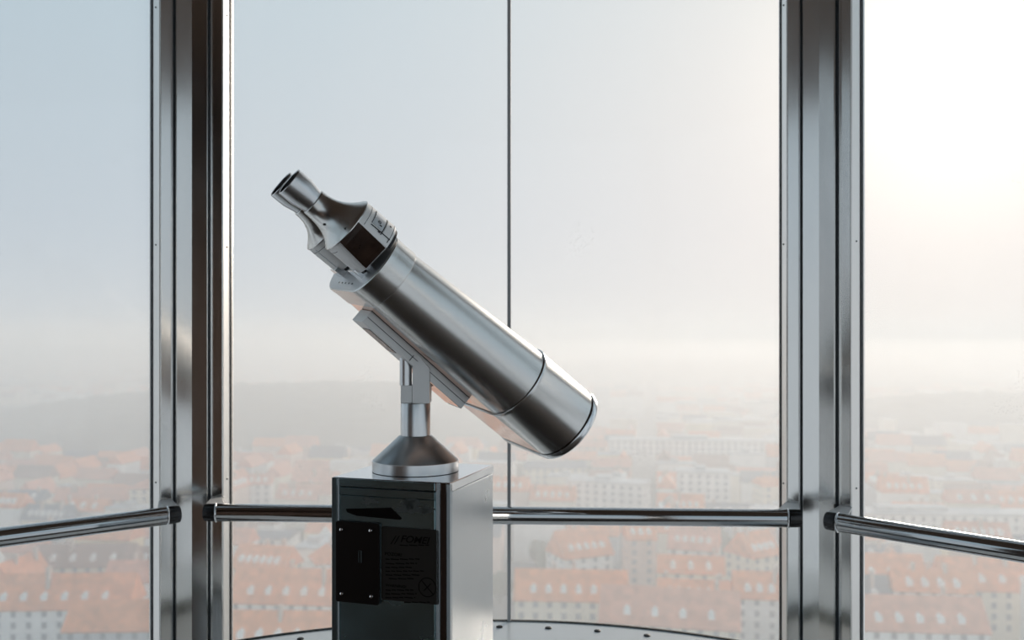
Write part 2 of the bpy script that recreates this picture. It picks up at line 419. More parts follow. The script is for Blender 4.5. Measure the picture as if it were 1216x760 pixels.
for (cx, cy) in ((408.5, 627.5), (444, 629), (409, 703.5), (445, 707)):
    u, v = pv(cx, cy); x, z = fp(u, v)
    bm = bmesh.new(); lathe(bm, [(.0042, 0), (.0042, .0015), (.0030, .0038), (.0008, .0045)], 20)
    bmesh.ops.rotate(bm, cent=(0, 0, 0), matrix=Matrix.Rotation(R(90), 3, 'X'), verts=bm.verts)
    bmesh.ops.translate(bm, vec=(x, -HF - .008, z), verts=bm.verts); obj('screw', bm, M_chrome, cab_obj, smooth=True)
u, v = pv(431, 660); x, z = fp(u, v)
bm = bmesh.new(); box(bm, x - .004, x + .004, -HF - .0095, -HF - .0078, z - .012, z + .012, bevel=.0015); obj('coin_slot', bm, pbr('dull_slot', (.06, .07, .07), .3, 1), cab_obj)
u2, v2 = pv(455, 625); u3, v3 = pv(522.5, 718.5)
front_poly(rrect(u2, u3, v2, v3, .004), .001, .0035, 'information_plate', M_infopanel)
# long dark scraped patch and glue stains
pts = [pv(*p) for p in ((412, 604), (440, 603.5), (466, 603), (479, 616), (477, 617.5), (425, 612.5), (413, 608))]
front_poly(pts, .001, .0016, 'torn_sticker', M_ink)
def blob(cx, cy, rx, ry, seed, n=26):
    rnd = random.Random(seed); pts = []
    ph = [rnd.uniform(0, 6.28) for _ in range(4)]
    for i in range(n):
        a = 2 * math.pi * i / n; rr = 1 + .28 * math.sin(3 * a + ph[0]) + .2 * math.sin(5 * a + ph[1]) + .14 * math.sin(9 * a + ph[2])
        pts.append(pv(cx + rx * rr * math.cos(a), cy + ry * rr * math.sin(a)))
    return pts
for q in ((440, 595, 9, 4, 1), (490, 603, 16, 8, 2), (487, 598, 7, 7, 5), (508, 606, 7, 5, 3)):
    front_poly(blob(*q), .0008, .0013, 'glue_stain', pbr('faint_glue_stain', (.06, .065, .06), .6))
# writing
def text(s, u, v, size, shear=0.0, bold=0.0, name='lettering', width=None):
    cu = bpy.data.curves.new('txt', 'FONT'); cu.body = s; cu.size = size; cu.shear = shear; cu.offset = bold; cu.extrude = 0.0002
    to = bpy.data.objects.new('txt', cu); C.objects.link(to); bpy.context.view_layer.update()
    dg = bpy.context.evaluated_depsgraph_get(); me = bpy.data.meshes.new_from_object(to.evaluated_get(dg))
    bpy.data.objects.remove(to); bpy.data.curves.remove(cu)
    xs = [q.co.x for q in me.vertices]; s_x = 1 if not width else width / (max(xs) - min(xs)); x_0 = min(xs)
    for q in me.vertices:
        q.co.x = (q.co.x - x_0) * s_x
    me.materials.clear(); me.materials.append(M_ink)
    o = bpy.data.objects.new(name, me); link(o, cab_obj)
    x, z = fp(u, v); o.matrix_local = Matrix.Translation((x, -HF - .0037, z)) @ Matrix.Rotation(R(90), 4, 'X')
    return o
u, v = pv(478, 643.5); text('FOMEI', u, v, .0185, .30, .0002, 'logo_lettering', .062)
for q in ((470, 646, 476, 636), (466, 646, 472, 636)):
    a = pv(q[0], q[1]); b = pv(q[2], q[3])
    front_poly([a, (a[0] + .002, a[1]), (b[0] + .002, b[1]), b], .0035, .0039, 'logo_stripe', M_ink)
u, v = pv(459.5, 659); text('POZOR!', u, v, .0082, 0, .0001, 'heading_lettering', .036)
u, v = pv(460, 696); text('WARNING!', u, v, .0070, 0, .00005, 'heading_lettering', .044)
bm = bmesh.new()
def wordline(px0, px1, py, seed, h=.0019):
    bm = bmesh.new()
    rnd = random.Random(seed); px = px0
    while px < px1:
        wd = min(rnd.uniform(4, 11), px1 - px); a = pv(px, py); b = pv(px + wd, py + .4)
        xa, za = fp(*a); xb, zb = fp(*b)
        box(bm, xa, xb, -HF - .0039, -HF - .0034, min(za, zb), min(za, zb) + h); px += wd + 1.2
    tag(obj('text_line', bm, M_ink, cab_obj), kind='stuff')
for i, (a, b, y) in enumerate(((477, 511, 647.8), (460, 500, 664.3), (460, 497, 669.3), (460, 491, 674), (460, 505, 678.5), (460, 500, 683), (464, 494, 687.3),
                  (460, 493, 701), (460, 497, 705.3), (460, 495, 709.8), (482, 512, 715.5))): wordline(a, b, y, i)
u, v = pv(509, 697.5); x, z = fp(u, v); bm = bmesh.new()
ringo = []
for i in range(41):
    a = 2 * math.pi * i / 40
    ringo.append([(x + r * math.cos(a), -HF - y, z + r * math.sin(a)) for r, y in ((.0185, .0034), (.0185, .0039), (.0170, .0039), (.0170, .0034))])
loft(bm, ringo, False, False)
for an in (45, 135):
    dx, dz = math.cos(R(an)), math.sin(R(an)); nx, nz = -dz * .0008, dx * .0008
    l = .0172 if an == 135 else .010
    loft(bm, [[(x + s1_ * dx * l + s2_ * nx, -HF - y, z + s1_ * dz * l + s2_ * nz) for s1_, s2_ in ((-1, -1), (1, -1), (1, 1), (-1, 1))] for y in (.0034, .0039)])
obj('prohibition_symbol', bm, M_ink, cab_obj)

# cone, neck, yoke
bm = bmesh.new(); lathe(bm, [(.088, PTOP + .001), (.088, PTOP + .0215), (.0865, PTOP + .0225)], 96); obj('base_ring', bm, M_brush, tower, smooth=True)
bm = bmesh.new(); lathe(bm, [(.0868, PTOP + .0225), (.034, PTOP + .0715), (.0315, PTOP + .0725)], 96); obj('mounting_cone', bm, M_cone, tower, smooth=True)
bm = bmesh.new(); lathe(bm, [(.0305, PTOP + .072), (.0305, PTOP + .137), (.0295, PTOP + .139)], 64); obj('neck', bm, M_brush, tower, smooth=True)
YM = Matrix.Identity(4)
NZ = PTOP + .139
bm = bmesh.new()
loft(bm, [[(-.0005 - .003, y, NZ), (.0305, y, NZ), (.0305, y, NZ + .070), (-.0035, y, NZ + .112)] for y in (-.026, .026)])
obj('yoke', bm, M_plate, tower, matrix=YM)
bm = bmesh.new(); box(bm, -.0275, -.004, -.024, .024, NZ - .0, NZ + .036, bevel=.001); obj('yoke_block', bm, M_plate, tower, matrix=YM)
bm = bmesh.new(); lathe(bm, [(.0125, NZ + .036), (.0125, NZ + .120)], 32, cy=-.0185, cz=-.012); obj('lock_pin', bm, M_brush, tower, smooth=True, matrix=YM)

# optical body: local x along the axis (to the objective), y across (far side +), z up
CC = Vector((-.45, .89, .08)).normalized()
c_, s_ = math.cos(R(37)), math.sin(R(37))
AA = Vector((.89 * c_, .45 * c_, -s_)); AA = (AA - AA.dot(CC) * CC).normalized()
UU = AA.cross(CC); UU = UU if UU.z > 0 else -UU
OO = Vector((-.197, 1.857, EYE + .058)) - AA * .011
BMt = Matrix(((AA.x, CC.x, UU.x, OO.x - PB.x), (AA.y, CC.y, UU.y, OO.y - PB.y), (AA.z, CC.z, UU.z, OO.z), (0, 0, 0, 1)))
def stadium(x, r, a, n=28, zoff=0.0):
    pts = []
    for i in range(n + 1):       # near half, from the top round the -y side to the bottom
        t_ = R(90) + math.pi * i / n; pts.append((x, -a + r * math.cos(t_), zoff + r * math.sin(t_)))
    for i in range(n + 1):
        t_ = R(270) + math.pi * i / n; pts.append((x, a + r * math.cos(t_), zoff + r * math.sin(t_)))
    return pts
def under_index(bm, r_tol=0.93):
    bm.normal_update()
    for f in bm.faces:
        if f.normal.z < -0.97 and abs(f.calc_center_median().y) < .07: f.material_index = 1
bodyR = lambda x: .0655 + (.0805 - .0655) * (x + .085) / (.335)
bodyA = lambda x: .070 + (.084 - .070) * (x + .085) / (.335)
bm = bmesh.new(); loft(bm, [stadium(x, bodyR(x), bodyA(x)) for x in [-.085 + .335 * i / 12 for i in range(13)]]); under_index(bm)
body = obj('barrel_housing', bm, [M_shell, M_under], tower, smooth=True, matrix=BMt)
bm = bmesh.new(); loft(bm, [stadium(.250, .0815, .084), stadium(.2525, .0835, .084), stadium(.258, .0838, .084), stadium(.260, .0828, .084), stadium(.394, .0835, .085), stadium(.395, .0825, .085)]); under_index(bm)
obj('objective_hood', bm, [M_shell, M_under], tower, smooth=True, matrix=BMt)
bm = bmesh.new(); loft(bm, [stadium(.2488, .0805, .084), stadium(.2488, .0812, .084), stadium(.2500, .0812, .084), stadium(.2500, .0805, .084)]); obj('seam', bm, M_dark, body, smooth=True)
bm = bmesh.new(); loft(bm, [stadium(.2502, .0815, .084), stadium(.2506, .0842, .084), stadium(.2522, .0844, .084), stadium(.2528, .0815, .084)]); obj('seam_lip', bm, M_rimlt, body, smooth=True)
bm = bmesh.new(); loft(bm, [stadium(.3955, .0825, .085), stadium(.3975, .0825, .085)]); obj('rim_groove', bm, M_dark, body)
bm = bmesh.new(); loft(bm, [stadium(.398, .0845, .085), stadium(.400, .0855, .085), stadium(.410, .0855, .085), stadium(.412, .0845, .085)]); obj('end_rim', bm, M_rimlt, body, smooth=True)
for s in (-1, 1):
    bm = bmesh.new(); lathe(bm, [(.066, .4118), (.066, .4138), (.060, .4138), (.058, .4122)], 64, axis='X', cy=s * .085); obj('objective_lens', bm, M_lens, body, smooth=True)
# collar at the eyepiece end
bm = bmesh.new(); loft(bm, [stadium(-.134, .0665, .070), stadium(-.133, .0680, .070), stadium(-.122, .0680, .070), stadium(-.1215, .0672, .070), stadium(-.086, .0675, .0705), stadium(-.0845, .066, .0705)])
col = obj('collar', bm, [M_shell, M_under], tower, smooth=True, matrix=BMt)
bm = bmesh.new(); loft(bm, [stadium(-.1355, .0655, .070), stadium(-.134, .0665, .070)]); obj('back_plate', bm, M_cast, col)
for q in range(5):
    bm = bmesh.new(); box(bm, -.1362, -.1352, -.045 + q * .022, -.042 + q * .022, -.052, -.049); obj('plate_screw', bm, M_black, col)

ZE = .0245
EX = .010        # shift of the eyepieces along the axis
BE = BMt @ Matrix.Translation((EX, 0, 0))
def eyepiece(s):
    ye = s * .035; yb = s * .069
    r = obj('prism_horn', horn(s, ye, yb), M_shell, tower, smooth=True, matrix=BE, autosmooth=30)
    bm = bmesh.new()
    lathe(bm, [(.0245, -.3465), (.0265, -.355), (.0285, -.3555), (.0293, -.3545), (.0292, -.325), (.0245, -.303), (.0243, -.299)], 56, False, True, 'X', ye, ZE)
    ec = obj('eyecup', bm, M_brush, tower, smooth=True, matrix=BE)
    bm = bmesh.new(); lathe(bm, [(.0262, -.3545), (.0242, -.347), (.0160, -.345), (.0160, -.335)], 48, False, False, 'X', ye, ZE); obj('eyecup_lining', bm, M_black, ec, smooth=True)
    bm = bmesh.new(); lathe(bm, [(.0162, -.3385), (.010, -.3405), (.004, -.3413)], 40, True, True, 'X', ye, ZE); obj('ocular_lens', bm, M_lens, ec, smooth=True)
    bm = bmesh.new(); lathe(bm, [(.0235, -.301), (.0235, -.296)], 48, True, True, 'X', ye, ZE); obj('focus_gap', bm, M_black, ec)
    # prism housing, with a flat outer facet whose dark room reflection is painted in
    bm = bmesh.new(); rings = []; n = 72; Rr = .058
    chords = []
    for i in range(7):
        u = i / 6; x = -.2275 + .0715 * u
        aU = 8 - 4 * u; aL = -46 - 8 * u            # facet limits, degrees above / below the outer side
        pts = []
        rr = Rr * (1.0 if 0 < i < 6 else .985)
        pU = (rr * math.cos(R(aU)), rr * math.sin(R(aU))); pL = (rr * math.cos(R(aL)), rr * math.sin(R(aL)))
        for j in range(n):
            a = -180 + 360 * j / n
            if aL < a < aU:
                v_ = (a - aL) / (aU - aL); y_, z_ = pL[0] + (pU[0] - pL[0]) * v_, pL[1] + (pU[1] - pL[1]) * v_
            else: y_, z_ = rr * math.cos(R(a)), rr * math.sin(R(a))
            pts.append((x, yb + s * y_, ZE + z_))
        chords.append((x, pL, pU)); rings.append(pts)
    loft(bm, rings); h = obj('prism_housing', bm, M_plate, tower, smooth=True, matrix=BE, autosmooth=14)
    bm = bmesh.new(); rg = []
    for x, pL, pU in chords[0:7]:
        nn = Vector((0, (pU[1] - pL[1]), -(pU[0] - pL[0]))).normalized()
        row = []
        for lift in (.0002, .0028):
            seq = ((.02, .98) if lift == .0002 else (.98, .02))
            for v_ in seq:
                y_, z_ = pL[0] + (pU[0] - pL[0]) * v_, pL[1] + (pU[1] - pL[1]) * v_
                row.append((min(x, -.158), yb + s * (y_ + nn.y * lift), ZE + z_ + nn.z * lift))
        rg.append(row)
    loft(bm, rg); obj('dark_reflection_facet', bm, M_dark, h)
    # dark joint rings round the drum, focus scale plates with marks
    for xx, wd in ((-.2165, .0008), (-.1575, .0080)):
        bm = bmesh.new(); rr = Rr * (1.004 if wd < .002 else .93); seg = []
        for j in range(49):
            a = R(10 + 282 * j / 48); seg.append([(xx + dx, yb + s * r_ * math.cos(a), ZE + r_ * math.sin(a)) for dx, r_ in ((0, rr - .004), (0, rr), (wd, rr), (wd, rr - .004))])
        loft(bm, seg); obj('joint_ring', bm, M_black, h)
    def patch(x0, x1, a0, a1, lift, name, mat):
        bm = bmesh.new(); sg = []
        for j in range(9):
            a = R(a0 + (a1 - a0) * j / 8); sg.append([(x_, yb + s * r_ * math.cos(a), ZE + r_ * math.sin(a)) for x_, r_ in ((x0, Rr - .002), (x0, Rr + lift), (x1, Rr + lift), (x1, Rr - .002))])
        loft(bm, sg); return obj(name, bm, mat, h)
    patch(-.206, -.181, 24, 62, .0012, 'scale_plate', M_cast)
    patch(-.178, -.162, 20, 66, .0012, 'scale_plate', M_plate)
    patch(-.2065, -.2058, 24, 62, .0014, 'plate_edge', M_black); patch(-.1812, -.1795, 16, 62, .0014, 'plate_edge', M_black)
    patch(-.206, -.160, 19.5, 20.8, .0014, 'plate_edge', M_black); patch(-.1622, -.1612, 12, 66, .0014, 'plate_edge', M_black)
    patch(-.172, -.168, 46, 50, .0016, 'plate_screw', M_black); patch(-.188, -.183, 17, 21, .0016, 'plate_screw', M_black)
    # engraved mark: small ring and tick
    bm = bmesh.new(); sg = []
    for j in range(17):
        t_ = 2 * math.pi * j / 16
        sg.append([(-.1935 + rr_ * math.cos(t_), yb + s * (Rr + .0016) * math.cos(R(36 + rr_ * math.sin(t_) / Rr * 57.3)), ZE + (Rr + .0016) * math.sin(R(36 + rr_ * math.sin(t_) / Rr * 57.3))) for rr_ in (.0018, .0034)])
    loft(bm, sg, False, False, closed=False); obj('engraved_mark', bm, M_ink, h)
    patch(-.1915, -.186, 30, 32, .0016, 'engraved_mark', M_ink)
    # lower ribs joining the drum to the back plate
    for zz, yy in ((-.030, .030), (-.043, .012)):
        bm = bmesh.new(); box(bm, -.222, -.144, min(s * yy, s * (yy + .010)) + s * .035, max(s * yy, s * (yy + .010)) + s * .035, ZE + zz - .012, ZE + zz, bevel=.001); obj('housing_rib', bm, M_cast, h)
    bm = bmesh.new(); box(bm, -.168, -.144, min(s * .045, s * .078), max(s * .045, s * .078), ZE - .062, ZE - .045, bevel=.001); obj('housing_rib', bm, M_rimlt, h)
    for x_, a in ((-.236, -18), (-.262, -50)):
        rr_ = .052 if x_ > -.24 else .034; cy_ = yb - s * .004 if x_ > -.24 else ye + s * .010
        bm = bmesh.new(); bmesh.ops.create_uvsphere(bm, u_segments=12, v_segments=8, radius=.0022)
        bmesh.ops.translate(bm, vec=(x_, cy_ + s * rr_ * math.cos(R(a)), ZE + rr_ * math.sin(R(a))), verts=bm.verts); obj('set_screw', bm, M_black, r, smooth=True)
def horn(s, ye, yb):
    bm = bmesh.new(); rings = []
    prof = [(-.2985, .0255, 0), (-.2975, .0268, 0), (-.287, .0272, .02), (-.277, .0283, .08), (-.267, .0305, .20), (-.258, .0340, .36), (-.250, .0386, .55), (-.243, .0440, .74), (-.237, .0500, .89), (-.232, .0562, .98), (-.2292, .059, 1), (-.2275, .059, 1)]
    for x, r, u in prof:
        cy = ye + (yb - ye) * u
        rings.append([(x, cy + r * math.cos(2 * math.pi * i / 72), ZE + r * math.sin(2 * math.pi * i / 72)) for i in range(72)])
    loft(bm, rings); return bm
eyepiece(-1); eyepiece(1)

# mounting beam under the body, sloping with the underside
slope = math.atan((.0805 - .0655) / .335)
BR = BMt @ Matrix.Translation((-.0695, 0, -bodyR(-.0695) + .0015)) @ Matrix.Rotation(slope, 4, 'Y')
bm = bmesh.new()
box(bm, 0, .281, -.034, .034, -.030, -.002, bevel=.001)
beam = obj('mounting_beam', bm, M_plate, tower, matrix=BR)
bm = bmesh.new(); box(bm, .002, .281, -.0352, -.0335, -.0165, -.0155); obj('beam_groove', bm, M_black, beam)
bm = bmesh.new(); box(bm, .125, .1262, -.0354, -.0335, -.026, -.012); obj('beam_groove', bm, M_black, beam)
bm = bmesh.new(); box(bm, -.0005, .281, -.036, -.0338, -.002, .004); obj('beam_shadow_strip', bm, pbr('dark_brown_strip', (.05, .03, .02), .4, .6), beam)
bm = bmesh.new(); box(bm, .024, .098, -.022, .024, -.0312, -.0295); obj('beam_slot', bm, M_dark, beam)
bm = bmesh.new(); box(bm, .150, .272, -.033, .033, -.0312, -.0302); obj('beam_underside_reflection', bm, M_under, beam)  # thin added sheet that paints the pink reflection under the beam

# ------------------------------------------------------------------ the city below
GZ = EYE - 96.5
def hfmat(name, col, vary=.15, scale=.02, bump=0.0):
    return pbr(name, col, .85, 0, vary=vary, vscale=scale, spec=.2)
M_ground = pbr('city_ground', (0.20, 0.20, 0.19), .9, 0, vary=.35, vscale=.012, spec=.2)
M_forest = pbr('woodland', (0.115, 0.125, 0.10), .95, 0, vary=.4, vscale=.03, spec=.1)
M_crown = pbr('tree_crown', (0.085, 0.10, 0.062), .95, 0, vary=.35, vscale=.3, spec=.1)
M_bark = pbr('tree_bark', (0.06, 0.045, 0.035), .9)
WALLS = {'cream': (0.86, 0.77, 0.62), 'white': (0.93, 0.91, 0.87), 'pinkish': (0.80, 0.60, 0.50), 'grey': (0.55, 0.56, 0.57), 'yellow': (0.88, 0.72, 0.46)}
ROOFS = {'orange-red': (0.80, 0.30, 0.13), 'pale red': (0.70, 0.32, 0.21), 'brown': (0.34, 0.20, 0.15), 'dark grey': (0.17, 0.19, 0.22), 'flat grey': (0.52, 0.53, 0.53)}
WM = {k: pbr('wall_' + k, v, .9, 0, vary=.12, vscale=.15, spec=.2) for k, v in WALLS.items()}
RM = {k: pbr('roof_' + k.replace(' ', '_').replace('-', '_'), v, .85, 0, vary=.22, vscale=.35, spec=.2) for k, v in ROOFS.items()}
M_win = pbr('house_window', (0.26, 0.27, 0.29), .3, 0)
M_chim = pbr('chimney', (0.55, 0.45, 0.38), .9)
def proj(p):
    return 608 + F * p[0] / p[1], HOR - F * (p[2] - EYE) / p[1]

bm = bmesh.new()
vs = [bm.verts.new(p) for p in ((-9000, 150, GZ), (9000, 150, GZ), (14000, 16000, GZ), (-14000, 16000, GZ))]; bm.faces.new(vs)
g = obj('ground', bm, M_ground); tag(g, kind='structure')

# wooded hills: (centre x, centre y, half length x, half length y, rise, rotation, label)
HILLS = [(-620, 900, 380, 260, 2, 8, 'hazy grey-green woodland seen through the left window above the handrail'),
         (-215, 1020, 330, 330, 33, -8, 'hazy wooded hill left of the binoculars, through the centre window'),
         (420, 2050, 620, 560, 34, 0, 'faint distant wooded ridge right of the binocular barrel'),
         (560, 930, 250, 230, 27, 10, 'hazy wooded hill seen through the right window above the handrail'),
         (-1500, 3600, 1500, 700, 30, 0, 'very faint far ridge on the horizon behind the left woodland')]
def hill_h(x, y):
    h = -1
    for cx, cy, ax, ay, rise, rot, lab in HILLS:
        dx, dy = x - cx, y - cy; c, s = math.cos(R(rot)), math.sin(R(rot)); u = (dx * c + dy * s) / ax; v = (-dx * s + dy * c) / ay
        q = u * u + v * v
        if q < 1.38: h = max(h, rise * max(0.01, 1 - q) ** .8)
    return h
for cx, cy, ax, ay, rise, rot, lab in HILLS:
    bm = bmesh.new(); rings = []; nr, na = 46, 170
    c, s = math.cos(R(rot)), math.sin(R(rot))
    top = None
    for i in range(nr, 0, -1):
        q = i / nr; ring = []
        for j in range(na):
            a = 2 * math.pi * j / na; wob = 1 + .10 * math.sin(3 * a + cx) + .06 * math.sin(7 * a + cy)
            u, v = q * math.cos(a) * ax * wob, q * math.sin(a) * ay * wob
            x, y = cx + u * c - v * s, cy + u * s + v * c
            h = rise * max(0, 1 - q * q) ** .8
            tr_ = 0 if i == nr else 9 + 5 * noise.noise(Vector((x * .06, y * .06, 0))) + 4 * noise.noise(Vector((x * .13, y * .13, 5)))
            ring.append((x, y, GZ + h + tr_))
        rings.append(ring)
    loft(bm, rings, cap0=False, cap1=True)
    o = obj('wooded_hill', bm, M_forest, smooth=True, autosmooth=80); tag(o, lab, 'woodland', kind='stuff')

# houses
def house_mesh(L_, D_, H_, rh, flat=False, hip=0.0):
    """walls and roof bmeshes, origin at ground centre, long side along x"""
    a, b = L_ / 2, D_ / 2
    wb = bmesh.new(); rb = bmesh.new()
    if flat:
        box(wb, -a, a, -b, b, 0, H_); box(rb, -a - .3, a + .3, -b - .3, b + .3, H_, H_ + .8); box(rb, -a * .3, a * .1, -b * .5, b * .5, H_ + .8, H_ + 3)
    else:
        loft(wb, [[(x, -b, 0), (x, b, 0), (x, b, H_), (x, 0, H_ + (rh if hip == 0 else 0.01)), (x, -b, H_)] for x in (-a, a)])
        e_ = .6; t_ = .5; k = rh / b
        hx = a + .3 - hip * b
        # roof as a thick shell over the gable
        V = lambda *p: rb.verts.new(p)
        z0 = H_ - k * e_
        o0 = [V(-a - .3, -b - e_, z0), V(a + .3, -b - e_, z0), V(a + .3, b + e_, z0), V(-a - .3, b + e_, z0)]
        r0 = [V(-hx, 0, H_ + rh + t_), V(hx, 0, H_ + rh + t_)]
        u0 = [V(-a - .3, -b - e_, z0 + t_), V(a + .3, -b - e_, z0 + t_), V(a + .3, b + e_, z0 + t_), V(-a - .3, b + e_, z0 + t_)]
        F_ = rb.faces.new
        F_((u0[0], u0[1], r0[1], r0[0])); F_((u0[2], u0[3], r0[0], r0[1])); 
        for q in range(4): F_((o0[q], o0[(q + 1) % 4], u0[(q + 1) % 4], u0[q]))
        if hip: F_((u0[1], u0[2], r0[1])); F_((u0[3], u0[0], r0[0]))
        else:
            m0 = [V(-a - .3, 0, H_ + rh), V(a + .3, 0, H_ + rh)]
            F_((u0[1], u0[2], r0[1])); F_((u0[3], u0[0], r0[0])); rb.verts.remove(m0[0]); rb.verts.remove(m0[1])
        bmesh.ops.recalc_face_normals(rb, faces=rb.faces)
    return wb, rb
SHARED = {}
def shared(key, fn):
    if key not in SHARED:
        bm = fn(); me = bpy.data.meshes.new(key[0]); bm.to_mesh(me); bm.free(); SHARED[key] = me
    return SHARED[key]
houses = []      # (root, px, py, wall, roof, size)
def inst(name, me, mat, parent, loc, scale=(1, 1, 1)):
    key = (me.name, mat.name)
    if key not in SHARED:
        m2 = me.copy(); m2.materials.clear(); m2.materials.append(mat); SHARED[key] = m2
    o = bpy.data.objects.new(name, SHARED[key]); link(o, parent); o.location = loc; o.scale = scale; return o
def unit_box():
    bm = bmesh.new(); box(bm, -.5, .5, -.5, .5, 0, 1); return bm
def dormer_bm():
    bm = bmesh.new(); loft(bm, [[(-.9, y, 0), (.9, y, 0), (.9, y, 1.6), (0, y, 2.4), (-.9, y, 1.6)] for y in (-1.6, 1.6)]); return bm
def build_house(x, y, L_, D_, H_, rh, yaw, wall, roof, flat=False, hip=0.0, detail=1, base=0.0):
    root = empty('apartment_block' if flat else 'town_house', (x, y, GZ + base), yaw)
    wb, rb = house_mesh(L_, D_, H_, rh, flat, hip)
    obj('walls', wb, WM[wall], root); obj('roof', rb, RM[roof], root)
    ub = shared(('unit',), unit_box)
    if detail:
        rnd = random.Random(int(x * 7 + y * 13))
        # windows on the two sides that face the tower
        loc_cam = Matrix.Rotation(-yaw, 3, 'Z') @ Vector((-x, -y, 0))
        sy = 1 if loc_cam.y > 0 else -1; sx_ = 1 if loc_cam.x > 0 else -1
        fl = 3.4; nf = max(2, int(H_ // fl) - (0 if detail > 1 else 1)); nx = max(2, int(L_ // 4.2)); ny = max(1, int(D_ // 4.5))
        if detail > 1:
            cap = 90; cnt = 0
            for r_ in range(nf):
                z = H_ - 2.6 - r_ * fl
                if z < 2: break
                for q in range(nx):
                    if cnt >= cap: break
                    inst('window', ub, M_win, root, (-L_ / 2 + L_ * (q + .5) / nx, sy * (D_ / 2 + .02), z), (1.5, .12, 1.9)); cnt += 1
                for q in range(ny):
                    if cnt >= cap: break
                    inst('window', ub, M_win, root, (sx_ * (L_ / 2 + .02), -D_ / 2 + D_ * (q + .5) / ny, z), (.12, 1.4, 1.9)); cnt += 1
        if not flat:
            for q in range(rnd.randint(1, 3)):
                inst('chimney', ub, M_chim, root, (rnd.uniform(-.4, .4) * L_, rnd.uniform(-.25, .25) * D_, H_ + rh * .5), (1.0, 1.6, rh * .5 + 2.2))
            nd = rnd.choice([0, 3, 4, 5, 6])
            if nd and rh > 3 and hip < .9:
                db = shared(('dormer',), dormer_bm)
                for q in range(nd):
                    inst('dormer', db, WM['white'], root, (L_ * (q + .5) / nd * .8 - L_ * .4, sy * D_ * .30, H_ + rh * .22))
    houses.append((root, x, y, H_, rh, wall, roof, L_, flat))
    return root
placed = []
def free(x, y, r):
    return all((x - a) ** 2 + (y - b) ** 2 > (r + c) ** 2 for a, b, c in placed)
rects = []
def corners(x, y, L_, D_, yaw):
    c, s = math.cos(yaw), math.sin(yaw)
    return [(x + u * L_ / 2 * c - v * D_ / 2 * s, y + u * L_ / 2 * s + v * D_ / 2 * c) for u, v in ((-1, -1), (1, -1), (1, 1), (-1, 1))]
def hits(x, y, L_, D_, yaw):
    A = corners(x, y, L_, D_, yaw); ra = math.hypot(L_, D_) / 2
    for (bx_, by_, rb, yb, B) in rects:
        if (x - bx_) ** 2 + (y - by_) ** 2 > (ra + rb) ** 2: continue
        sep = False
        for t_ in (yaw, yaw + math.pi / 2, yb, yb + math.pi / 2):
            c, s = math.cos(t_), math.sin(t_)
            pa = [p[0] * c + p[1] * s for p in A]; pb = [p[0] * c + p[1] * s for p in B]
            if max(pa) < min(pb) or max(pb) < min(pa): sep = True; break
        if not sep: return True
    return False
def claim(x, y, L_, D_, yaw): rects.append((x, y, math.hypot(L_, D_) / 2, yaw, corners(x, y, L_, D_, yaw)))
def by_eave(px, ey, h):
    d = (96.5 - h) * F / (ey - HOR); return (px - 608) / F * d, d
